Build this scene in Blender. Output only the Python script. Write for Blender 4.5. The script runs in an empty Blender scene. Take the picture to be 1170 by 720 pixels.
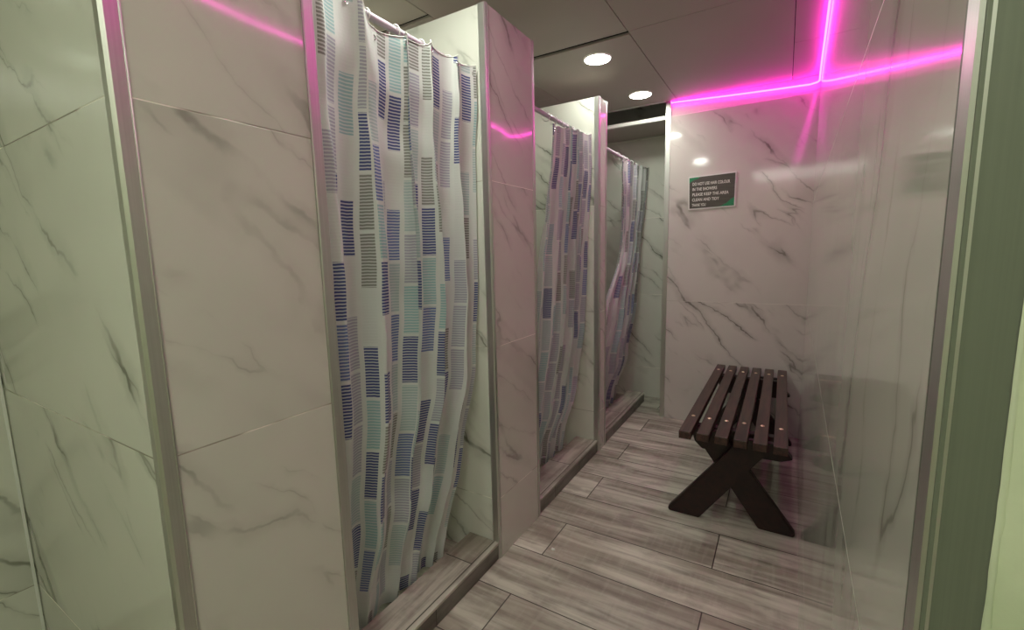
import bpy, bmesh, math, random
from mathutils import Vector, Matrix
random.seed(7)
S = bpy.context.scene
COL = S.collection
PI = math.pi

# ---------------------------------------------------------------- camera, world, exposure
cam_d = bpy.data.cameras.new('camera')
cam = bpy.data.objects.new('camera', cam_d)
COL.objects.link(cam)
YAW, TILT, ROLL, FPX = -0.542362363, 0.133097006, -0.0224555373, 515.243296
fw = Vector((math.sin(YAW) * math.cos(TILT), math.cos(YAW) * math.cos(TILT), -math.sin(TILT)))
r0 = fw.cross(Vector((0, 0, 1))).normalized()
u0 = r0.cross(fw)
rt = r0 * math.cos(ROLL) + u0 * math.sin(ROLL)
up = rt.cross(fw)
cam.matrix_world = Matrix(((rt.x, up.x, -fw.x, 0), (rt.y, up.y, -fw.y, 0), (rt.z, up.z, -fw.z, 1.2), (0, 0, 0, 1)))
cam_d.sensor_fit = 'HORIZONTAL'
cam_d.sensor_width = 36
cam_d.lens = 36 * FPX / 1170
cam_d.clip_start = 0.02
S.camera = cam

W = bpy.data.worlds.new('world')
S.world = W
W.use_nodes = True
W.node_tree.nodes['Background'].inputs[0].default_value = (0.8, 0.85, 0.8, 1)
W.node_tree.nodes['Background'].inputs[1].default_value = 0.05
S.view_settings.view_transform = 'Standard'
S.view_settings.look = 'None'
S.view_settings.gamma = 1
S.view_settings.use_curve_mapping = False
S.view_settings.exposure = 1.1
S.cycles.use_denoising = True
S.cycles.max_bounces = 10
S.cycles.diffuse_bounces = 6
S.cycles.sample_clamp_indirect = 6

LAMP_W = (0.95, 1.0, 0.88)
LAMP_E = 72.0           # corridor downlights
STALL_C = (0.90, 1.0, 0.80)
STALL_E = 34.0          # added fill lamps over the cubicles
LED_C = (1.0, 0.024, 0.58)
LED_E = 12.0


# ---------------------------------------------------------------- helpers
def srgb(r, g, b):
    f = lambda c: (c / 255 / 12.92) if c / 255 <= 0.04045 else ((c / 255 + 0.055) / 1.055) ** 2.4
    return (f(r), f(g), f(b), 1)


def link(o, parent=None):
    COL.objects.link(o)
    if parent is not None:
        o.parent = parent
    return o


def mesh_obj(name, bm, mat, parent=None, smooth=False):
    me = bpy.data.meshes.new(name)
    bmesh.ops.recalc_face_normals(bm, faces=bm.faces[:])
    bm.to_mesh(me)
    bm.free()
    if mat:
        me.materials.append(mat)
    if smooth:
        for p in me.polygons:
            p.use_smooth = True
    return link(bpy.data.objects.new(name, me), parent)


def thing(name, label, cat, loc=(0, 0, 0), group=None):
    o = bpy.data.objects.new(name, None)
    COL.objects.link(o)
    o.location = loc
    o.empty_display_size = 0.1
    return tag(o, label, cat, group)


def tag(o, label, cat, group=None, kind=None):
    o['label'] = label
    o['category'] = cat
    if group:
        o['group'] = group
    if kind:
        o['kind'] = kind
    return o


def structure(o, label=None):
    o['kind'] = 'structure'
    if label:
        o['label'] = label
    return o


def box(bm, x0, x1, y0, y1, z0, z1, bev=0.0, seg=2):
    b = bmesh.new()
    bmesh.ops.create_cube(b, size=1)
    bmesh.ops.scale(b, vec=(x1 - x0, y1 - y0, z1 - z0), verts=b.verts)
    bmesh.ops.translate(b, vec=((x0 + x1) / 2, (y0 + y1) / 2, (z0 + z1) / 2), verts=b.verts)
    if bev:
        bmesh.ops.bevel(b, geom=b.edges[:], offset=bev, segments=seg, affect='EDGES', profile=0.5)
    merge(bm, b)


def merge(bm, b):
    me = bpy.data.meshes.new('tmp')
    b.to_mesh(me)
    b.free()
    bm.from_mesh(me)
    bpy.data.meshes.remove(me)


def prism(bm, pts, axis, a0, a1, bev=0.0):
    """extrude a 2-D outline along an axis. axis 'z': pts (x,y); axis 'y': pts (x,z); axis 'x': pts (y,z)"""
    b = bmesh.new()
    def P(p, a):
        return {'z': (p[0], p[1], a), 'y': (p[0], a, p[1]), 'x': (a, p[0], p[1])}[axis]
    v0 = [b.verts.new(P(p, a0)) for p in pts]
    v1 = [b.verts.new(P(p, a1)) for p in pts]
    b.faces.new(v0)
    b.faces.new(v1[::-1])
    n = len(pts)
    for i in range(n):
        b.faces.new((v0[i], v0[(i + 1) % n], v1[(i + 1) % n], v1[i]))
    bmesh.ops.recalc_face_normals(b, faces=b.faces[:])
    if bev:
        bmesh.ops.bevel(b, geom=b.edges[:], offset=bev, segments=2, affect='EDGES')
    merge(bm, b)


def tube(bm, pts, r, n=12, cap=True):
    pts = [Vector(p) for p in pts]
    rings = []
    ref = None
    for i, p in enumerate(pts):
        d = (pts[min(i + 1, len(pts) - 1)] - pts[max(i - 1, 0)]).normalized()
        if ref is None:
            ref = Vector((0, 0, 1)) if abs(d.z) < 0.9 else Vector((1, 0, 0))
        a = (ref - d * ref.dot(d)).normalized()
        ref = a
        c = d.cross(a)
        rr = r[i] if isinstance(r, (list, tuple)) else r
        rings.append([bm.verts.new(p + (a * math.cos(t) + c * math.sin(t)) * rr) for t in [2 * PI * k / n for k in range(n)]])
    for A, B in zip(rings, rings[1:]):
        for k in range(n):
            bm.faces.new((A[k], A[(k + 1) % n], B[(k + 1) % n], B[k]))
    if cap:
        bm.faces.new(rings[0][::-1])
        bm.faces.new(rings[-1])


def lathe(bm, prof, origin=(0, 0, 0), n=32, mat=None):
    """profile of (radius, height) turned about z, closed where radius is 0"""
    mat = mat or Matrix.Identity(4)
    o = Vector(origin)
    rings = []
    for r, h in prof:
        if r < 1e-6:
            rings.append([bm.verts.new(mat @ Vector((0, 0, h)) + o)])
        else:
            rings.append([bm.verts.new(mat @ Vector((r * math.cos(2 * PI * k / n), r * math.sin(2 * PI * k / n), h)) + o) for k in range(n)])
    for A, B in zip(rings, rings[1:]):
        for k in range(n):
            a = [A[k % len(A)], A[(k + 1) % len(A)]] if len(A) > 1 else [A[0]]
            b = [B[(k + 1) % len(B)], B[k % len(B)]] if len(B) > 1 else [B[0]]
            if len(a) + len(b) > 2:
                bm.faces.new(a + b)


def torus(bm, c, R, r, normal, n=20, m=8):
    nz = Vector(normal).normalized()
    a = nz.orthogonal().normalized()
    b = nz.cross(a)
    c = Vector(c)
    g = []
    for i in range(n):
        t = 2 * PI * i / n
        d = a * math.cos(t) + b * math.sin(t)
        g.append([bm.verts.new(c + d * (R + r * math.cos(s)) + nz * r * math.sin(s)) for s in [2 * PI * j / m for j in range(m)]])
    for i in range(n):
        for j in range(m):
            bm.faces.new((g[i][j], g[(i + 1) % n][j], g[(i + 1) % n][(j + 1) % m], g[i][(j + 1) % m]))


# ---------------------------------------------------------------- node helpers
class NT:
    def __init__(s, name):
        s.m = bpy.data.materials.new(name)
        s.m.use_nodes = True
        s.t = s.m.node_tree
        s.b = s.t.nodes['Principled BSDF']
        s.out = s.t.nodes['Material Output']

    def n(s, kind, **kw):
        x = s.t.nodes.new(kind)
        for k, v in kw.items():
            setattr(x, k, v)
        return x

    def set(s, sock, v):
        if v is None:
            return
        if hasattr(v, 'is_linked') or isinstance(v, bpy.types.NodeSocket):
            s.t.links.new(v, sock)
        else:
            sock.default_value = v

    def math(s, op, a, b=None, c=None, clamp=False):
        x = s.n('ShaderNodeMath', operation=op)
        x.use_clamp = clamp
        s.set(x.inputs[0], a)
        s.set(x.inputs[1], b)
        s.set(x.inputs[2], c)
        return x.outputs[0]

    def noise(s, vec, scale, detail=3, rough=0.5, dist=0.0, dim='3D'):
        x = s.n('ShaderNodeTexNoise', noise_dimensions=dim)
        s.set(x.inputs['Vector'], vec)
        x.inputs['Scale'].default_value = scale
        x.inputs['Detail'].default_value = detail
        x.inputs['Roughness'].default_value = rough
        x.inputs['Distortion'].default_value = dist
        return x.outputs['Fac']

    def xyz(s, a, b, c=0.0):
        x = s.n('ShaderNodeCombineXYZ')
        s.set(x.inputs[0], a)
        s.set(x.inputs[1], b)
        s.set(x.inputs[2], c)
        return x.outputs[0]

    def sep(s, v):
        x = s.n('ShaderNodeSeparateXYZ')
        s.set(x.inputs[0], v)
        return x.outputs

    def mix(s, f, a, b):
        x = s.n('ShaderNodeMix', data_type='RGBA')
        s.set(x.inputs['Factor'], f)
        s.set(x.inputs['A'], a)
        s.set(x.inputs['B'], b)
        return x.outputs['Result']

    def step(s, v, lo, hi, t0=0.0, t1=1.0):
        x = s.n('ShaderNodeMapRange', interpolation_type='SMOOTHSTEP')
        s.set(x.inputs[0], v)
        x.inputs[1].default_value = lo
        x.inputs[2].default_value = hi
        x.inputs[3].default_value = t0
        x.inputs[4].default_value = t1
        return x.outputs[0]

    def bump(s, h, strength=0.2, dist=0.002):
        x = s.n('ShaderNodeBump')
        x.inputs['Strength'].default_value = strength
        x.inputs['Distance'].default_value = dist
        s.set(x.inputs['Height'], h)
        s.t.links.new(x.outputs[0], s.b.inputs['Normal'])

    def base(s, c):
        s.set(s.b.inputs['Base Color'], c)

    def rough(s, r):
        s.set(s.b.inputs['Roughness'], r)


def flat(name, col, rough=0.5, metal=0.0, noise_amt=0.06, nscale=40):
    k = NT(name)
    g = k.n('ShaderNodeNewGeometry')
    n = k.noise(g.outputs['Position'], nscale, 3)
    f = k.math('MULTIPLY_ADD', n, noise_amt * 2, 1 - noise_amt)
    mx = k.n('ShaderNodeVectorMath', operation='SCALE')
    mx.inputs[0].default_value = col[:3]
    k.set(mx.inputs['Scale'], f)
    k.base(mx.outputs[0])
    k.rough(rough)
    k.b.inputs['Metallic'].default_value = metal
    return k.m


def marble(name, base, vein, shift=0.0, rough=0.13, z0=0.25, slope=0.72, dens=1.0, js=1.0, vs=1.0, pitch=0.607):
    """glazed marble-look tile: diagonal veins, a level joint every 0.607 m"""
    k = NT(name)
    g = k.n('ShaderNodeNewGeometry')
    x, y, z = k.sep(g.outputs['Position'])
    u = k.math('ADD', x, y)
    rz = k.math('DIVIDE', k.math('SUBTRACT', z, z0), pitch)
    row = k.math('FLOOR', rz)
    fr = k.math('SUBTRACT', rz, row)
    uu = k.math('ADD', u, k.math('MULTIPLY_ADD', row, 3.71, shift))
    ca, sa = math.cos(slope), math.sin(slope)
    p = k.math('SUBTRACT', k.math('MULTIPLY', uu, ca), k.math('MULTIPLY', z, sa))
    q = k.math('ADD', k.math('MULTIPLY', uu, sa), k.math('MULTIPLY', z, ca))
    # wobble the across coordinate
    w = k.noise(k.xyz(k.math('MULTIPLY', p, 3.0), k.math('MULTIPLY', q, 3.0), 0.0), 1.4, 4, 0.6)
    q2 = k.math('MULTIPLY_ADD', k.math('SUBTRACT', w, 0.5), 0.13, q)
    v1 = k.noise(k.xyz(k.math('MULTIPLY', p, 0.6), k.math('MULTIPLY', q2, 4.0), 1.7), 1.0, 1.5, 0.5)
    d1 = k.math('ABSOLUTE', k.math('SUBTRACT', v1, 0.5))
    m1 = k.step(k.noise(k.xyz(p, q, 5.0), 2.2 * dens, 3, 0.6), 0.44, 0.62)
    thin = k.math('MULTIPLY', k.step(d1, 0.0015, 0.010, 1, 0), m1)
    soft = k.math('MULTIPLY', k.step(d1, 0.0, 0.06, 1, 0), m1)
    v2 = k.noise(k.xyz(k.math('MULTIPLY', p, 1.0), k.math('MULTIPLY', q2, 6.0), 9.3), 1.0, 2, 0.5)
    d2 = k.math('ABSOLUTE', k.math('SUBTRACT', v2, 0.47))
    m2 = k.step(k.noise(k.xyz(p, q, 15.0), 3.0 * dens, 3, 0.6), 0.47, 0.63)
    thin2 = k.math('MULTIPLY', k.step(d2, 0.001, 0.009, 1, 0), m2)
    soft2 = k.math('MULTIPLY', k.step(d2, 0.0, 0.045, 1, 0), m2)
    v = k.math('ADD', k.math('MULTIPLY', thin, 0.6), k.math('MULTIPLY', soft, 0.30))
    v = k.math('ADD', v, k.math('MULTIPLY', thin2, 0.45))
    v = k.math('ADD', v, k.math('MULTIPLY', soft2, 0.28), clamp=True)
    cloud = k.noise(k.xyz(p, q, 30.0), 2.0, 3)
    c0 = k.mix(k.step(cloud, 0.35, 0.7), base, tuple(b * 0.93 for b in base[:3]) + (1,))
    c1 = k.mix(k.math('MULTIPLY', v, vs), c0, vein)
    e = k.math('MULTIPLY', k.math('MINIMUM', fr, k.math('SUBTRACT', 1.0, fr)), pitch)
    jt = k.step(e, 0.00085, 0.0017, 1, 0)
    jc = k.mix(k.step(k.noise(k.xyz(u, z, 0), 5.0, 2), 0.42, 0.55), srgb(150, 143, 130), srgb(238, 234, 222))
    k.base(k.mix(k.math('MULTIPLY', jt, js), c1, jc))
    sm = k.noise(k.xyz(k.math('MULTIPLY', u, 6.0), z, 0), 2.0, 3)
    k.rough(k.math('ADD', k.math('MULTIPLY_ADD', sm, 0.06, rough - 0.03), k.math('MULTIPLY', jt, 0.5)))
    k.b.inputs['IOR'].default_value = 1.52
    k.bump(k.math('MULTIPLY', jt, -1.0), 0.5, 0.001)
    return k.m


def wood_tile(name, row_off, x_off, width=1.2, rowh=0.242, dark=1.0, joints=True, along='x'):
    """wood-look porcelain planks laid across the corridor in half bond"""
    k = NT(name)
    g = k.n('ShaderNodeNewGeometry')
    x, y, z = k.sep(g.outputs['Position'])
    if along == 'y':
        x, y = y, k.math('ADD', x, z)
    r = k.math('DIVIDE', k.math('SUBTRACT', y, row_off), rowh)
    row = k.math('FLOOR', r)
    fr = k.math('SUBTRACT', r, row)
    odd = k.math('FLOORED_MODULO', row, 2.0)
    c = k.math('DIVIDE', k.math('SUBTRACT', k.math('MULTIPLY_ADD', odd, width / 2, x), x_off), width)
    col = k.math('FLOOR', c)
    fc = k.math('SUBTRACT', c, col)
    idv = k.xyz(row, col, 2.0)
    wn = k.n('ShaderNodeTexWhiteNoise', noise_dimensions='3D')
    k.set(wn.inputs['Vector'], idv)
    rnd = wn.outputs['Value']
    off = k.math('MULTIPLY', rnd, 37.0)
    P = k.xyz(k.math('ADD', x, off), k.math('ADD', y, off), off)
    xs, ys, zs = k.sep(P)
    grain = k.noise(k.xyz(k.math('MULTIPLY', xs, 2.2), k.math('MULTIPLY', ys, 34.0), zs), 1.0, 5, 0.6)
    band = k.noise(k.xyz(k.math('MULTIPLY', xs, 1.5), k.math('MULTIPLY', ys, 10.0), zs), 1.0, 3, 0.55, 0.4)
    blot = k.noise(k.xyz(k.math('MULTIPLY', xs, 7.0), k.math('MULTIPLY', ys, 12.0), zs), 1.0, 4, 0.65)
    cross = k.noise(k.xyz(k.math('MULTIPLY', xs, 60.0), k.math('MULTIPLY', ys, 6.0), zs), 1.0, 2)
    light = tuple(a * dark for a in srgb(208, 205, 190)[:3]) + (1,)
    mid = tuple(a * dark for a in srgb(154, 146, 132)[:3]) + (1,)
    deep = tuple(a * dark for a in srgb(106, 96, 86)[:3]) + (1,)
    c0 = k.mix(k.step(band, 0.34, 0.66), light, mid)
    c0 = k.mix(k.math('MULTIPLY', k.step(grain, 0.43, 0.72), 0.62), c0, deep)
    c0 = k.mix(k.math('MULTIPLY', k.step(blot, 0.46, 0.70), 0.36), c0, deep)
    c0 = k.mix(k.math('MULTIPLY', k.step(cross, 0.5, 0.7), 0.12), c0, light)
    tint = k.math('MULTIPLY_ADD', rnd, 0.22, 0.86)
    sc = k.n('ShaderNodeVectorMath', operation='SCALE')
    k.set(sc.inputs[0], c0)
    k.set(sc.inputs['Scale'], tint)
    c1 = sc.outputs[0]
    h = grain
    if joints:
        e1 = k.math('MULTIPLY', k.math('MINIMUM', fr, k.math('SUBTRACT', 1.0, fr)), rowh)
        e2 = k.math('MULTIPLY', k.math('MINIMUM', fc, k.math('SUBTRACT', 1.0, fc)), width)
        jt = k.step(k.math('MINIMUM', e1, e2), 0.0013, 0.0028, 1, 0)
        c1 = k.mix(jt, c1, srgb(62, 55, 48))
        h = k.math('SUBTRACT', k.math('MULTIPLY', grain, 0.25), jt)
    k.base(c1)
    k.rough(k.math('MULTIPLY_ADD', blot, 0.25, 0.27))
    k.bump(h, 0.35, 0.0012)
    return k.m


def brushed(name, col, rough=0.32, axis='z', scale=1.0):
    """brushed aluminium, streaks run along z"""
    k = NT(name)
    g = k.n('ShaderNodeNewGeometry')
    x, y, z = k.sep(g.outputs['Position'])
    st = k.noise(k.xyz(k.math('MULTIPLY', x, 260.0 * scale), k.math('MULTIPLY', y, 260.0 * scale), k.math('MULTIPLY', z, 3.0)), 1.0, 4, 0.6)
    sp = k.noise(g.outputs['Position'], 22.0 * scale, 4, 0.7)
    f = k.math('ADD', k.math('MULTIPLY', st, 0.30), k.math('MULTIPLY', sp, 0.12))
    sc = k.n('ShaderNodeVectorMath', operation='SCALE')
    sc.inputs[0].default_value = col[:3]
    k.set(sc.inputs['Scale'], k.math('ADD', f, 0.78))
    k.base(sc.outputs[0])
    k.b.inputs['Metallic'].default_value = 1.0
    k.rough(k.math('MULTIPLY_ADD', sp, 0.1, rough - 0.04))
    return k.m


def emission(name, col, e):
    k = NT(name)
    em = k.n('ShaderNodeEmission')
    em.inputs[0].default_value = (*col[:3], 1)
    em.inputs[1].default_value = e
    k.t.links.new(em.outputs[0], k.out.inputs[0])
    return k.m


def stained_wood(name, c_light, c_dark, axis, rough=0.42):
    k = NT(name)
    g = k.n('ShaderNodeTexCoord')
    x, y, z = k.sep(g.outputs['Object'])
    s = {'x': (4, 60, 60), 'y': (60, 4, 60), 'z': (30, 60, 30)}[axis]
    gr = k.noise(k.xyz(k.math('MULTIPLY', x, s[0]), k.math('MULTIPLY', y, s[1]), k.math('MULTIPLY', z, s[2])), 1.0, 4, 0.65, 0.6)
    wear = k.noise(g.outputs['Object'], 9.0, 5, 0.7)
    c = k.mix(k.step(gr, 0.35, 0.7), c_light, c_dark)
    c = k.mix(k.math('MULTIPLY', k.step(wear, 0.60, 0.74), 0.3), c, tuple(min(1, a * 1.9) for a in c_light[:3]) + (1,))
    k.base(c)
    k.rough(rough)
    k.bump(gr, 0.25, 0.0008)
    return k.m


M_FRONT = marble('marble_tile_warm', srgb(207, 208, 197), srgb(126, 124, 114), 0.35, rough=0.07, dens=0.9, vs=0.8)
M_SIDE = marble('marble_tile_side', srgb(216, 216, 206), srgb(120, 120, 108), 4.1, rough=0.12, vs=1.0, dens=0.95)
M_BACK = marble('marble_tile_end', srgb(214, 209, 202), srgb(118, 112, 104), 8.6, rough=0.085, z0=0.854, pitch=1.237, js=0.5)
M_RIGHT = marble('marble_tile_right', srgb(208, 204, 194), srgb(112, 108, 98), 2.2, rough=0.085, js=0.22, slope=1.32, vs=0.8)
M_FLOOR = wood_tile('wood_look_floor_tile', 1.24, -0.178)
M_CURB = wood_tile('wood_look_curb_tile', 1.24, 0.32, width=0.9, rowh=0.30, dark=0.95, along='y')
M_ALU = brushed('brushed_aluminium', srgb(205, 205, 200), 0.36)
M_ALU_DARK = brushed('dull_scratched_aluminium', srgb(118, 122, 110), 0.5, scale=2.0)
M_ALU_DARK.node_tree.nodes['Principled BSDF'].inputs['Metallic'].default_value = 0.45
M_CHROME = flat('chrome', (0.8, 0.8, 0.8, 1), 0.12, 1.0, 0.03)
M_PLASTER = flat('white_plaster', srgb(214, 208, 200), 0.85, 0, 0.06, 60)
M_CEIL = flat('ceiling_board', srgb(184, 176, 168), 0.6, 0, 0.04, 3)
M_VOID = flat('dark_void', srgb(22, 20, 17), 0.9)
M_WHITE_METAL = flat('white_painted_metal', srgb(225, 225, 218), 0.35)
M_SLAT = stained_wood('brown_stained_slat', srgb(76, 50, 42), srgb(40, 26, 22), 'y', 0.38)
M_LEG = stained_wood('dark_stained_leg', srgb(44, 19, 16), srgb(25, 11, 10), 'z', 0.45)
M_ROD = flat('white_enamel_rod', srgb(196, 186, 196), 0.3)
M_RING = flat('white_plastic', srgb(225, 225, 220), 0.4)
M_LED = emission('pink_light_strip', LED_C, LED_E)
M_BRASS = flat('brass', srgb(240, 222, 190), 0.38, 1.0)

# green-grey emulsion on the wall by the doorway
k = NT('pale_green_plaster')
g = k.n('ShaderNodeNewGeometry')
n1 = k.noise(g.outputs['Position'], 90, 4, 0.6)
n2 = k.noise(g.outputs['Position'], 14, 3, 0.6)
k.base(k.mix(k.step(n2, 0.35, 0.7), srgb(206, 212, 184), srgb(190, 198, 168)))
k.rough(0.7)
k.bump(n1, 0.5, 0.001)
M_GREEN = k.m


# ---------------------------------------------------------------- the setting
XF = -0.912          # front plane of the cubicles
XB = -1.88           # back wall of the cubicles
ZC = 2.185           # ceiling
YE = 3.28            # end wall
PH = 2.05            # partition height


def rw(y):           # the right wall runs very slightly outwards
    return 0.066 + 0.0195 * y


bm = bmesh.new()
box(bm, XB - 0.1, 1.3, -1.6, 4.0, -0.08, 0.0)
structure(mesh_obj('floor', bm, M_FLOOR), 'grey-brown wood-look plank tile floor')

bm = bmesh.new()
box(bm, XB - 0.1, XB, -1.6, 3.8, 0, 2.5)
structure(mesh_obj('wall_left', bm, M_SIDE), 'marble tiled wall at the back of the shower cubicles')

# the right wall, tiled up to 2.091, plaster above
bm = bmesh.new()
prism(bm, [(rw(0.318), 0.318), (rw(3.29), 3.29), (rw(3.29) + 0.1, 3.29), (rw(0.318) + 0.1, 0.318)], 'z', 0, ZC + 0.02)
structure(mesh_obj('wall_right', bm, M_RIGHT), 'polished marble tiled wall reflecting the corridor')

# end wall block with metal corner trim
bm = bmesh.new()
box(bm, -0.722, 0.24, YE + 0.001, 3.70, 0, ZC + 0.02)
structure(mesh_obj('wall_end', bm, M_PLASTER), 'plaster end wall behind the marble tile')
bm = bmesh.new()
box(bm, -0.697, 0.134, YE - 0.008, YE + 0.001, 0, 2.091, 0.001, 1)
structure(mesh_obj('wall_end_tile', bm, M_BACK), 'marble tile facing of the end wall')
bm = bmesh.new()
box(bm, XB, -0.70, 3.70, 3.8, 0, 2.5)
structure(mesh_obj('wall_far', bm, M_SIDE), 'marble tiled wall at the far end of the last cubicle')

# ceiling boards with open joints and a dark void above
bm = bmesh.new()
XS = [XB, -1.305, -0.655, -0.010, 0.14]
for i in range(4):
    x0, x1 = XS[i] + 0.0015, XS[i + 1] - 0.0015
    if i == 3:
        ys = [0.30, 1.50, 2.72, 3.29]
    elif i == 2:
        ys = [-1.2, -0.25, 0.95, 2.152, 3.29]
    elif i == 1:
        ys = [-1.2, -0.25, 0.95, 2.152, 3.25]
    else:
        ys = [-1.2, 0.35, 1.55, 2.75, 3.25]
    for j in range(len(ys) - 1):
        a, b = ys[j] + 0.0015, ys[j + 1] - 0.0015
        if i == 1 and j == 3:
            a += 0.032
        if i == 0 and j == 2:
            a += 0.02
        box(bm, x0, x1, a, b, ZC, ZC + 0.012, 0.001, 1)
box(bm, 0.14, 0.7, -1.2, 0.30, ZC, ZC + 0.012)
structure(mesh_obj('ceiling', bm, M_CEIL), 'grey ceiling boards with thin joints')
bm = bmesh.new()
box(bm, XB - 0.1, 1.3, -1.6, 4.0, 2.36, 2.40)
structure(mesh_obj('ceiling_void', bm, M_VOID), 'dark space above the ceiling boards')
bm = bmesh.new()
box(bm, XB, -0.726, 3.30, 3.695, 2.082, 2.092)
structure(mesh_obj('ceiling_soffit', bm, M_CEIL), 'lower grey ceiling panel over the far end of the last cubicle')
bm = bmesh.new()
prism(bm, [(3.278, 2.080), (3.305, 2.080), (3.305, 2.083), (3.281, 2.083), (3.281, 2.104), (3.278, 2.104)], 'x', XB, -0.726)
structure(mesh_obj('trim_1', bm, M_WHITE_METAL), 'white metal edge rail of the lower ceiling panel')
bm = bmesh.new()
prism(bm, [(3.226, ZC - 0.002), (3.256, ZC - 0.002), (3.256, ZC + 0.014), (3.250, ZC + 0.014), (3.250, ZC), (3.226, ZC)], 'x', XB, -0.726)
structure(mesh_obj('trim_2', bm, M_WHITE_METAL), 'white metal edge rail at the end of the ceiling boards')

# end-wall corner trim
bm = bmesh.new()
prism(bm, [(-0.728, 3.69), (-0.728, YE - 0.011), (-0.697, YE - 0.011), (-0.697, YE - 0.006), (-0.722, YE - 0.006), (-0.722, 3.69)], 'z', 0, ZC)
structure(mesh_obj('trim_3', bm, M_ALU), 'metal edge trim on the corner of the end wall')

# doorway by the camera: metal edge on the right wall, wide metal jamb, green plaster beyond
bm = bmesh.new()
x0 = rw(0.30)
prism(bm, [(rw(0.319) - 0.0015, 0.319), (x0 - 0.0015, 0.300), (x0 + 0.004, 0.298), (x0 + 0.004, 0.302), (rw(0.319) + 0.002, 0.319)], 'z', 0, ZC)
structure(mesh_obj('trim_4', bm, M_ALU), 'thin metal edge strip where the right wall tile stops')
bm = bmesh.new()
box(bm, x0 + 0.0005, 0.0968, 0.2985, 0.330, 0, ZC, 0.0008)
structure(mesh_obj('trim_5', bm, M_ALU_DARK), 'wide dull scratched aluminium doorway post')
bm = bmesh.new()
# rough sealant bead along the jamb
N = 240
L0, L1, L2 = [], [], []
for i in range(N + 1):
    z = ZC * i / N
    w = 0.0022 + 0.0014 * math.sin(z * 37) * math.sin(z * 11 + 1) + random.uniform(-0.0005, 0.0005)
    t = 0.0012 + 0.0007 * math.sin(z * 61 + 2) + random.uniform(-0.0002, 0.0003)
    L0.append(bm.verts.new((0.0955 + random.uniform(-0.0002, 0.0002), 0.2980, z)))
    L1.append(bm.verts.new((0.0966 + w * 0.4, 0.2978 - t, z)))
    L2.append(bm.verts.new((0.0966 + w, 0.2984, z)))
for A, B in ((L0, L1), (L1, L2)):
    for i in range(N):
        bm.faces.new((A[i], A[i + 1], B[i + 1], B[i]))
structure(mesh_obj('trim_6', bm, M_GREEN, smooth=True), 'uneven sealant bead beside the doorway post')
bm = bmesh.new()
box(bm, 0.0968, 0.75, 0.2982, 0.40, 0, ZC)
structure(mesh_obj('wall_doorway', bm, M_GREEN), 'pale green plaster wall beside the doorway')
bm = bmesh.new()
box(bm, 0.65, 0.75, -1.3, 0.30, 0, ZC)
structure(mesh_obj('wall_side', bm, M_GREEN))
bm = bmesh.new()
box(bm, XB, 0.75, -1.3, -1.2, 0, ZC)
structure(mesh_obj('wall_front', bm, M_GREEN))


# ---------------------------------------------------------------- cubicle partitions
def partition(y0, y1, label, near=(0.026, 0.013), far=0.026):
    t = thing('shower_partition', label, 'partition', (XF, (y0 + y1) / 2, 0), 'tiled partitions between the showers')
    dx, dy = -XF, -(y0 + y1) / 2          # children are written in world coordinates
    def fin(o):
        o.matrix_parent_inverse = Matrix.Translation((dx, dy, 0))
        return o
    bm = bmesh.new()
    box(bm, XB, XF - 0.003, y0 + 0.003, y1 - 0.003, 0, PH - 0.003)
    fin(mesh_obj('core', bm, M_PLASTER, t))
    bm = bmesh.new()
    box(bm, XF - 0.004, XF, y0 + near[1], y1 - far, 0, PH, 0.0006, 1)
    fin(mesh_obj('front_tile', bm, M_FRONT, t))
    for ya, yb in ((y0, y0 + 0.004), (y1 - 0.004, y1)):
        bm = bmesh.new()
        box(bm, XB, XF - near[0], ya, yb, 0, PH, 0.0006, 1)
        fin(mesh_obj('side_tile', bm, M_SIDE, t))
    e = 0.0022
    for (yc, s, leg) in ((y0, 1, near[1]), (y1, -1, far)):
        bm = bmesh.new()
        # L profile with a raised lip on each leg
        a = yc - s * e
        pts = [(XF - near[0], yc), (XF - near[0], a), (XF - 0.003, a), (XF + e, yc + s * 0.003), (XF + e, yc + s * leg),
               (XF - 0.001, yc + s * leg), (XF - 0.001, yc + s * 0.001)]
        prism(bm, pts, 'z', 0, PH + 0.001)
        # thin ridge on each leg
        prism(bm, [(XF + e, yc + s * (leg - 0.004)), (XF + e + 0.0012, yc + s * (leg - 0.003)), (XF + e, yc + s * (leg - 0.001))], 'z', 0, PH + 0.001)
        fin(mesh_obj('corner_trim', bm, M_ALU, t))
    return t


partition(0.319, 0.698, 'wide marble tiled partition nearest on the left with pink stripe reflection', near=(0.020, 0.026), far=0.030)
partition(1.378, 1.728, 'pink-lit marble tiled partition between first and second curtains', near=(0.027, 0.014), far=0.020)
partition(2.490, 2.618, 'narrow marble tiled partition between second and third curtains', near=(0.027, 0.020), far=0.020)


# pale sealant in the inner corner of the open cubicle at left
bm = bmesh.new()
prism(bm, [(XB, 0.3165), (XB + 0.006, 0.3165), (XB, 0.3105)], 'z', 0, PH)
structure(mesh_obj('trim_7', bm, M_RING), 'white sealant line in the corner of the open shower')


# ---------------------------------------------------------------- curbs
def curb(y0, y1, label, xf=XF - 0.004):
    x0 = -1.052
    t = thing('shower_curb', label, 'curb', ((x0 + xf) / 2, (y0 + y1) / 2, 0), 'tiled curbs of the showers')
    inv = Matrix.Translation((-(x0 + xf) / 2, -(y0 + y1) / 2, 0))
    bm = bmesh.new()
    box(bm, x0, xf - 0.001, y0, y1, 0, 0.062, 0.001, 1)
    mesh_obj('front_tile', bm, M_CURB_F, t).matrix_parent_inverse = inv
    bm = bmesh.new()
    box(bm, x0 - 0.002, xf + 0.003, y0, y1, 0.062, 0.073, 0.0015, 2)
    mesh_obj('top_tile', bm, M_CURB, t).matrix_parent_inverse = inv


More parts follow.
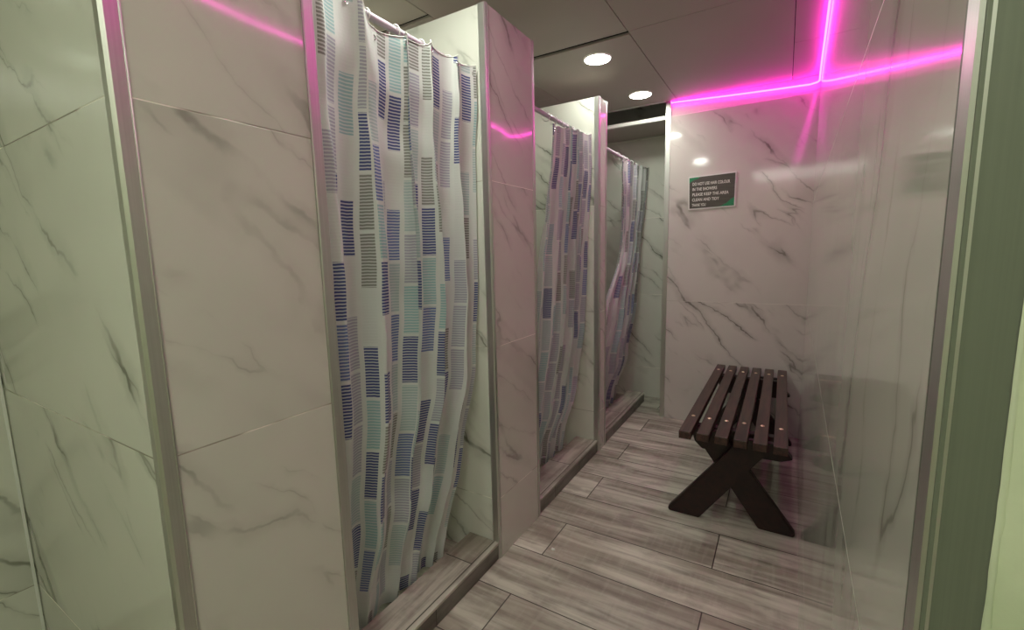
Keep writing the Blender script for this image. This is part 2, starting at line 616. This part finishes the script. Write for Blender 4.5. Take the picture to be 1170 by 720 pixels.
M_CURB_F = wood_tile('brown_curb_face_tile', 0.0, 0.10, width=0.9, rowh=0.62, dark=0.38, along='y')
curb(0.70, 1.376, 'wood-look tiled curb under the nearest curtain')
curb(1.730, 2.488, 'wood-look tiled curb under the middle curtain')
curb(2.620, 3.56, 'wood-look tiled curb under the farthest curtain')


# ---------------------------------------------------------------- ceiling downlights
def downlight(x, y, label, e, c, group='round ceiling downlights', z=ZC):
    t = thing('ceiling_downlight', label, 'ceiling light', (x, y, z), group)
    bm = bmesh.new()
    lathe(bm, [(0.0, -0.004), (0.058, -0.004), (0.064, -0.0035), (0.0645, -0.001)], n=40)
    mesh_obj('diffuser', bm, emission('downlight_glow', c, e), t, True)
    bm = bmesh.new()
    lathe(bm, [(0.0645, -0.001), (0.0650, -0.005), (0.068, -0.005), (0.070, -0.002), (0.070, -0.0002)], n=40)
    mesh_obj('rim', bm, M_WHITE_METAL, t, True)
    return t


downlight(-0.872, 2.352, 'glowing round downlight in front of the narrow partition, larger of the two', LAMP_E * 0.55, LAMP_W)
downlight(-0.832, 3.015, 'glowing round downlight next to the dark ceiling opening', LAMP_E * 0.6, LAMP_W)
# next of the row; the unseen lamps after it are added for brightness
downlight(-0.85, 1.00, 'round ceiling downlight above the nearest curtain', LAMP_E * 0.95, LAMP_W)
downlight(-0.80, -0.32, 'unseen round fill lamp added behind the photographer', LAMP_E * 0.28, STALL_C)
downlight(-1.50, 1.27, 'unseen round fill lamp added over the nearest curtained shower', STALL_E * 0.45, STALL_C)
downlight(-1.65, 2.10, 'unseen round fill lamp added over the middle shower', STALL_E * 0.5, STALL_C)
downlight(-1.42, -0.02, 'unseen round fill lamp added over the open shower at left', STALL_E * 0.2, STALL_C)


def fill_panel(x, y, w, d, e, c):
    t = thing('added_fill_panel', 'unseen long flat fill panel added behind the photographer', 'ceiling light', (x, y, ZC))
    bm = bmesh.new()
    box(bm, -w / 2 + 0.012, w / 2 - 0.012, -d / 2 + 0.012, d / 2 - 0.012, -0.006, -0.002)
    mesh_obj('diffuser', bm, emission('fill_panel_glow', c, e), t)
    bm = bmesh.new()
    for s in (-1, 1):
        box(bm, -w / 2, w / 2, s * (d / 2 - 0.006) - 0.006, s * (d / 2 - 0.006) + 0.006, -0.010, -0.0005, 0.001, 1)
        box(bm, s * (w / 2 - 0.006) - 0.006, s * (w / 2 - 0.006) + 0.006, -d / 2 + 0.012, d / 2 - 0.012, -0.010, -0.0005, 0.001, 1)
    mesh_obj('frame', bm, M_WHITE_METAL, t)


fill_panel(-0.12, -0.62, 0.60, 1.10, 3.1, (0.97, 1.0, 0.86))  # unseen panel, added to lift the dark front of the nearest partition


# ---------------------------------------------------------------- light strips
def strip(name_label, pts, r=0.0046):
    t = tag(thing('led_light_strip', name_label, 'light strip', pts[0]), name_label, 'light strip', 'pink light strips under the ceiling')
    inv = Matrix.Translation(-Vector(pts[0]))
    bm = bmesh.new()
    tube(bm, pts, r, 10)
    mesh_obj('light_tube', bm, M_LED, t, True).matrix_parent_inverse = inv
    return t


def zled(x):
    return 2.177 + (2.137 - 2.177) * (x + 0.692) / (0.111 + 0.692) - 0.004 * math.sin((x + 0.692) * 3.4)


pts = [(-0.694, YE - 0.016, 2.183), (-0.690, YE - 0.016, 2.173)]
pts += [(x, YE - 0.016, min(2.176, zled(x))) for x in [-0.68 + 0.76 * i / 24 for i in range(25)]]
pts += [(0.100, YE - 0.016, 2.140), (0.118, YE - 0.016, 2.143)]
strip('glowing pink light strip along the top of the end wall with the sign', pts)
pts = []
for i in range(60):
    y = 0.34 + (YE - 0.034 - 0.34) * i / 59
    z = 2.168 + 0.003 * math.sin(y * 9) - max(0, y - 3.1) * 0.15
    pts.append((rw(y) - 0.006, y, z))
pts += [(rw(3.25) - 0.008, 3.256, 2.146), (0.119, 3.262, 2.144)]
strip('glowing pink light strip running along the top of the right wall', pts)


# ---------------------------------------------------------------- curtain rods
def rod(y0, y1, label, x=-0.99, z=1.845):
    t = thing('curtain_rod', label, 'curtain rod', (x, y0, z), 'white shower curtain rods')
    bm = bmesh.new()
    tube(bm, [(0, 0.002, 0), (0, y1 - y0 - 0.002, 0)], 0.0105, 20)
    mesh_obj('pole', bm, M_ROD, t, True)
    for yy, s in ((0.0, 1), (y1 - y0, -1)):
        bm = bmesh.new()
        R = Matrix.Rotation(-PI / 2 * s, 4, 'X')
        lathe(bm, [(0.0, 0.0), (0.021, 0.0), (0.021, 0.003), (0.016, 0.007), (0.0125, 0.016), (0.0, 0.016)], (0, yy, 0), 24, R)
        mesh_obj('end_cap', bm, M_CHROME, t, True)


rod(0.698, 1.378, 'white curtain rod across the nearest curtained shower')
rod(1.728, 2.490, 'white curtain rod across the middle shower')
rod(2.618, 3.700, 'white curtain rod across the farthest shower')


# ---------------------------------------------------------------- shower curtains
def curtain_material(name, seed):
    k = NT(name)
    uv = k.n('ShaderNodeUVMap')
    u, v, _ = k.sep(uv.outputs[0])
    cw, ch = 0.060, 0.157
    cu = k.math('DIVIDE', u, cw)
    col = k.math('FLOOR', cu)
    fu = k.math('SUBTRACT', cu, col)
    wn0 = k.n('ShaderNodeTexWhiteNoise', noise_dimensions='2D')
    k.set(wn0.inputs['Vector'], k.xyz(col, seed))
    offs = k.math('MULTIPLY_ADD', k.math('FLOORED_MODULO', col, 2.0), 0.5, k.math('MULTIPLY', wn0.outputs['Value'], 0.12))
    cv = k.math('ADD', k.math('DIVIDE', v, ch), offs)
    row = k.math('FLOOR', cv)
    fv = k.math('SUBTRACT', cv, row)
    wn = k.n('ShaderNodeTexWhiteNoise', noise_dimensions='3D')
    k.set(wn.inputs['Vector'], k.xyz(col, row, seed + 0.5))
    r = wn.outputs['Value']
    odd = k.math('FLOORED_MODULO', k.math('ADD', row, k.math('FLOOR', k.math('MULTIPLY', col, 0.5))), 2.0)
    r = k.math('ADD', k.math('MULTIPLY', odd, 0.30), k.math('MULTIPLY', r, k.math('MULTIPLY_ADD', odd, -0.22, 0.92)))
    ramp = k.n('ShaderNodeValToRGB')
    ramp.color_ramp.interpolation = 'CONSTANT'
    els = ramp.color_ramp.elements
    cols = [(0.0, srgb(44, 58, 128)), (0.30, srgb(96, 114, 168)), (0.36, srgb(150, 188, 190)), (0.44, srgb(132, 132, 126)),
            (0.55, srgb(166, 168, 182)), (0.72, srgb(214, 218, 214)), (0.88, srgb(172, 192, 192))]
    els[0].position, els[0].color = cols[0]
    els[1].position, els[1].color = cols[1]
    for p, c in cols[2:]:
        e = els.new(p)
        e.color = c
    k.set(ramp.inputs[0], r)
    inside = k.math('MULTIPLY', k.math('GREATER_THAN', fu, 0.06), k.math('LESS_THAN', fu, 0.80))
    inside = k.math('MULTIPLY', inside, k.math('MULTIPLY', k.math('GREATER_THAN', fv, 0.03), k.math('LESS_THAN', fv, 0.97)))
    sv = k.math('MULTIPLY', v, 1 / 0.0086)
    w = k.noise(k.xyz(k.math('MULTIPLY', u, 60.0), k.math('MULTIPLY', v, 14.0)), 1.0, 2)
    fs = k.math('FRACT', k.math('MULTIPLY_ADD', w, 0.35, sv))
    stripe = k.math('MULTIPLY', k.step(fs, 0.02, 0.12), k.step(fs, 0.60, 0.72, 1, 0))
    f = k.math('MULTIPLY', inside, k.math('MULTIPLY_ADD', stripe, 0.74, 0.20))
    cr = k.noise(k.xyz(k.math('MULTIPLY', u, 10.0), k.math('MULTIPLY', v, 7.0)), 1.0, 4, 0.6)
    base = k.mix(cr, srgb(226, 229, 225), srgb(208, 213, 209))
    c = k.mix(f, base, ramp.outputs[0])
    k.base(c)
    k.rough(0.58)
    k.b.inputs['Specular IOR Level'].default_value = 0.3
    k.bump(cr, 0.5, 0.006)
    tr = k.n('ShaderNodeBsdfTranslucent')
    k.set(tr.inputs[0], c)
    mx = k.n('ShaderNodeMixShader')
    mx.inputs[0].default_value = 0.22
    k.t.links.new(k.b.outputs[0], mx.inputs[1])
    k.t.links.new(tr.outputs[0], mx.inputs[2])
    k.t.links.new(mx.outputs[0], k.out.inputs[0])
    return k.m


def lerp_tab(tab, z):
    if z <= tab[0][0]:
        return tab[0][1]
    for (a, va), (b, vb) in zip(tab, tab[1:]):
        if z <= b:
            t = (z - a) / (b - a)
            t = t * t * (3 - 2 * t)
            return va + (vb - va) * t
    return tab[-1][1]


def curtain(label, seed, yl, yr, xc, amp, nf, ztop=((0, 1.826), (1, 1.826)), zbot=0.045, nrings=7, width=1.25, ns=260, nz=150, bottom=None, end=0.012):
    t = thing('shower_curtain', label, 'shower curtain', (-0.99, yl[-1][1], 1.826), 'patterned shower curtains')
    inv = Matrix.Translation(-Vector((-0.99, yl[-1][1], 1.826)))
    rnd = random.Random(seed)
    ph = [rnd.uniform(0, 2 * PI) for _ in range(6)]
    def pt(s, h):
        # h: 0 bottom .. 1 top
        z0 = zbot if bottom is None else bottom(s)
        sag = 0.010 * abs(math.sin(PI * s * (nrings - 1)))
        z = z0 + (lerp_tab(ztop, s) - sag - z0) * h
        zz = 0.05 + 1.78 * h
        A = lerp_tab(amp, zz)
        wv = 2 * PI * nf * s
        a = wv + 0.9 * math.sin(2 * PI * 1.3 * s + ph[0]) + 0.5 * math.sin(2 * PI * 2.9 * s + ph[1]) + 0.55 * math.sin(1.9 * zz + ph[2] + 3 * s)
        sn = math.sin(a)
        sharp = math.copysign(abs(sn) ** 0.75, sn)
        dx = A * (0.78 * sharp + 0.25 * math.sin(2.3 * a + ph[3] + 0.8 * zz) * (0.4 + 0.6 * (1 - h)))
        dx += 0.008 * math.sin(5 * zz + 7 * s + ph[4]) * (1 - h) + 0.0022 * math.sin(31 * zz + 11 * s + ph[5]) * math.sin(17 * s + 9 * zz)
        if s > 0.9:
            w = ((s - 0.9) / 0.1) ** 1.5
            dx = dx * (1 - w) + end * w
        y0, y1 = lerp_tab(yl, zz), lerp_tab(yr, zz)
        ys = s + 0.30 / nf / 2 * math.cos(a) * 0.9
        e = min(1, s * 12, (1 - s) * 12)
        ys = s * (1 - e) + ys * e
        return Vector((lerp_tab(xc, zz) + dx, y0 + (y1 - y0) * ys, z))
    # arc length for the printed pattern
    us = [0.0]
    for i in range(ns):
        us.append(us[-1] + (pt((i + 1) / ns, 0.6) - pt(i / ns, 0.6)).length)
    bm = bmesh.new()
    uvl = bm.loops.layers.uv.new('UVMap')
    g = [[bm.verts.new(pt(i / ns, j / nz)) for j in range(nz + 1)] for i in range(ns + 1)]
    for i in range(ns):
        for j in range(nz):
            f = bm.faces.new((g[i][j], g[i + 1][j], g[i + 1][j + 1], g[i][j + 1]))
            for lp, (a, b) in zip(f.loops, ((i, j), (i + 1, j), (i + 1, j + 1), (i, j + 1))):
                lp[uvl].uv = (us[a] + 10, g[a][b].co.z + 5)
    me = bpy.data.meshes.new('cloth')
    bm.to_mesh(me)
    bm.free()
    me.materials.append(curtain_material('printed_curtain_cloth', seed * 1.37))
    for p in me.polygons:
        p.use_smooth = True
    o = link(bpy.data.objects.new('cloth', me), t)
    o.matrix_parent_inverse = inv
    # top hem
    bm = bmesh.new()
    tube(bm, [pt(i / ns, 1.0) for i in range(ns + 1)], 0.0016, 6)
    mesh_obj('hem', bm, M_RING, t, True).matrix_parent_inverse = inv
    for r in range(nrings):
        s = (r + 0.02) / (nrings - 1) if r < nrings - 1 else 0.985
        s = max(0.015, s)
        p = pt(s, 0.992)
        bm = bmesh.new()
        # a slim open-style hook over the rod, and the grommet in the cloth
        cx, cz = (-0.99 + p.x) / 2 * 1.0, 1.845
        R = 0.0205
        torus(bm, (-0.99, p.y, 1.838), R, 0.0021, (0.10 * math.sin(r * 2.1), 1, 0.12 * math.cos(r * 1.7)), 26, 8)
        mesh_obj('curtain_ring', bm, M_RING, t, True).matrix_parent_inverse = inv
        bm = bmesh.new()
        q = pt(s, 0.986)
        torus(bm, q, 0.0058, 0.0016, (1, 0, 0), 16, 6)
        mesh_obj('grommet', bm, M_CHROME, t, True).matrix_parent_inverse = inv
    return t


curtain('blue and grey block-print curtain in the nearest shower, widest of the three', 3,
        yl=[(0.07, 0.72), (0.6, 0.715), (1.83, 0.715)],
        yr=[(0.06, 1.225), (0.25, 1.255), (0.5, 1.30), (0.83, 1.345), (1.07, 1.362), (1.6, 1.366), (1.83, 1.362)],
        xc=[(0.05, -1.085), (0.15, -1.075), (0.4, -1.030), (0.8, -0.985), (1.2, -0.975), (1.55, -0.972), (1.72, -0.957), (1.83, -0.956)],
        amp=[(0.05, 0.022), (0.4, 0.036), (1.2, 0.042), (1.7, 0.018), (1.83, 0.015)], nf=4.8,
        ztop=((0, 1.862), (0.2, 1.86), (0.32, 1.800), (0.45, 1.825), (0.7, 1.848), (1, 1.848)))
curtain('blue-block curtain gathered in the middle shower, between the two pink partitions', 8,
        yl=[(0.07, 1.80), (0.6, 1.83), (1.1, 1.87), (1.45, 1.93), (1.83, 1.985)],
        yr=[(0.1, 2.33), (0.5, 2.44), (1.0, 2.472), (1.6, 2.475), (1.83, 2.455)],
        xc=[(0.05, -1.085), (0.15, -1.075), (0.4, -1.035), (0.8, -0.995), (1.2, -0.985), (1.72, -0.958), (1.83, -0.956)],
        amp=[(0.05, 0.022), (0.5, 0.034), (1.2, 0.038), (1.7, 0.018), (1.83, 0.015)], nf=5.4,
        ztop=((0, 1.80), (0.3, 1.815), (0.5, 1.84), (1, 1.85)))
curtain('curtain bunched narrow at its waist in the farthest shower', 14,
        yl=[(0.07, 2.70), (0.5, 2.72), (0.75, 2.80), (1.3, 3.12), (1.83, 3.03)],
        yr=[(0.1, 3.36), (0.4, 3.46), (0.9, 3.56), (1.3, 3.60), (1.55, 3.64), (1.83, 3.68)],
        xc=[(0.05, -1.100), (0.15, -1.092), (0.4, -1.035), (0.8, -0.995), (1.2, -0.985), (1.72, -0.956), (1.83, -0.952)],
        amp=[(0.05, 0.016), (0.2, 0.020), (0.5, 0.030), (0.9, 0.026), (1.2, 0.024), (1.72, 0.018), (1.83, 0.014)], nf=4.6,
        ztop=((0, 1.815), (0.4, 1.83), (1, 1.85)))


# ---------------------------------------------------------------- bench
def bench():
    ox, oy = -0.157, 2.60
    t = thing('slatted_bench', 'dark brown slatted wooden bench with crossed legs by the right wall', 'bench', (ox, oy, 0))
    zt, th = 0.442, 0.034
    y0, y1 = 1.940, 3.235
    for i in range(6):
        xa = -0.350 + 0.0700 * i
        bm = bmesh.new()
        box(bm, xa - ox, xa + 0.0495 - ox, y0 - oy + (0.0 if i else -0.004), y1 - oy, zt - th, zt, 0.003, 2)
        s = mesh_obj('slat', bm, M_SLAT, t)
        for yb in (2.146, 3.085):
            bm = bmesh.new()
            lathe(bm, [(0.0, 0.0042), (0.0040, 0.0038), (0.0078, 0.0020), (0.0090, 0.0), (0.0090, -0.002), (0, -0.002)],
                  (xa + 0.025 - ox, yb - oy + 0.004 * math.sin(i * 5), zt), 16)
            mesh_obj('bolt', bm, M_BRASS, s, True)
    zr0, zr1 = 0.345, zt - th
    for yr in (2.120, 3.065):
        bm = bmesh.new()
        prism(bm, [(x - ox, z) for x, z in ((-0.335, zr1), (0.045, zr1), (0.040, 0.363), (0.073, 0.324), (0.030, 0.306), (-0.280, 0.302), (-0.312, 0.332))],
              'y', yr - oy, yr + 0.045 - oy, 0.0025)
        mesh_obj('cross_rail', bm, M_LEG, t)
    z1 = 0.405
    sl = 1.41
    for ya, s in ((2.052, 1), (2.086, -1), (3.145, 1), (3.111, -1)):
        bm = bmesh.new()
        def X(x):
            return (x if s == 1 else -0.314 - x) - ox
        w = 0.130
        pts = [(X(-0.405), 0.0), (X(-0.405 + w), 0.0), (X(-0.405 + w + z1 / sl), z1), (X(-0.405 + z1 / sl), z1), (X(-0.410), 0.016)]
        prism(bm, pts, 'y', ya - oy, ya + 0.034 - oy, 0.003)
        mesh_obj('leg', bm, M_LEG, t)
    # long stretcher between the two leg crosses
    bm = bmesh.new()
    box(bm, -0.179 - ox, -0.135 - ox, 2.120 - oy, 3.111 - oy, 0.215, 0.26, 0.003)
    mesh_obj('stretcher', bm, M_LEG, t)


bench()


# ---------------------------------------------------------------- notice on the end wall
def notice():
    t = thing('wall_sign', 'small dark notice with green corners and white lettering on the end wall', 'sign', (-0.428, YE - 0.012, 1.58))
    # outline in wall coordinates (x, z), a touch crooked as in the photograph
    c = [(-0.568 + 0.428, 1.470 - 1.58), (-0.286 + 0.428, 1.474 - 1.58), (-0.285 + 0.428, 1.692 - 1.58), (-0.573 + 0.428, 1.684 - 1.58)]
    bm = bmesh.new()
    prism(bm, c, 'y', -0.003, 0.004, 0.0)
    mesh_obj('border', bm, M_RING, t)
    cx = sum(p[0] for p in c) / 4
    cz = sum(p[1] for p in c) / 4
    f = lambda p, a, b: (cx + (p[0] - cx) * a, cz + (p[1] - cz) * b)
    inner = [f(p, 0.955, 0.93) for p in c]
    k = NT('printed_notice')
    tc = k.n('ShaderNodeTexCoord')
    x, y, z = k.sep(tc.outputs['Object'])
    n = k.noise(k.xyz(k.math('MULTIPLY', x, 9.0), k.math('MULTIPLY', z, 60.0), 0), 1.0, 4, 0.6)
    dark = k.mix(n, srgb(92, 88, 80), srgb(56, 46, 42))
    wob = k.math('MULTIPLY_ADD', k.noise(tc.outputs['Object'], 30.0, 3), 0.03, -0.015)
    # a green flash in the upper left and the lower right corner
    ga = k.math('ADD', k.math('SUBTRACT', k.math('MULTIPLY', x, 0.55), z), wob)
    g1 = k.step(ga, -0.142, -0.134, 1, 0)
    gb = k.math('ADD', k.math('SUBTRACT', k.math('MULTIPLY', x, 0.60), z), wob)
    g2 = k.step(gb, 0.125, 0.137)
    k.base(k.mix(k.math('MAXIMUM', g1, g2), dark, srgb(22, 132, 84)))
    k.rough(0.3)
    bm = bmesh.new()
    prism(bm, inner, 'y', -0.0038, 0.0, 0.0)
    mesh_obj('panel', bm, k.m, t)
    lines = ['DO NOT USE HAIR COLOUR', 'IN THE SHOWERS', 'PLEASE KEEP THE AREA', 'CLEAN AND TIDY', 'THANK YOU']
    M_INK = flat('white_ink', srgb(232, 228, 220), 0.5)
    M_BAND = flat('grey_text_band', srgb(120, 116, 108), 0.5)
    for i, s in enumerate(lines):
        cu = bpy.data.curves.new('lettering', 'FONT')
        cu.body = s
        cu.size = 0.0265
        cu.extrude = 0.0003
        cu.space_character = 1.02
        cu.offset = 0.0004
        tmp = bpy.data.objects.new('lettering', cu)
        COL.objects.link(tmp)
        bpy.context.view_layer.update()
        me = bpy.data.meshes.new_from_object(tmp.evaluated_get(bpy.context.evaluated_depsgraph_get()))
        bpy.data.objects.remove(tmp)
        me.materials.clear()
        me.materials.append(M_INK)
        o = link(bpy.data.objects.new('lettering', me), t)
        wd = max(v.co.x for v in me.vertices)
        full = {0: 0.226, 1: 0.150, 2: 0.220, 3: 0.165, 4: 0.085}[i]
        o.scale = (full / wd, 1, 1)
        o.rotation_euler = (PI / 2, 0, 0)
        o.location = (-0.118, -0.0042, 0.046 - i * 0.034)


notice()


# ---------------------------------------------------------------- scrap on the floor
bm = bmesh.new()
lathe(bm, [(0.0, 0.006), (0.004, 0.0055), (0.0062, 0.003), (0.0068, 0.0), (0.0, 0.0)], n=7)
for v in bm.verts:
    v.co.x *= 1.35
    v.co.z *= 1 + 0.3 * math.sin(v.co.x * 900)
o = mesh_obj('paper_scrap', bm, M_RING)
o.location = (-0.7526, 1.5331, 0.0)
tag(o, 'tiny white scrap lying on the floor tiles in front of the pink partition', 'scrap')
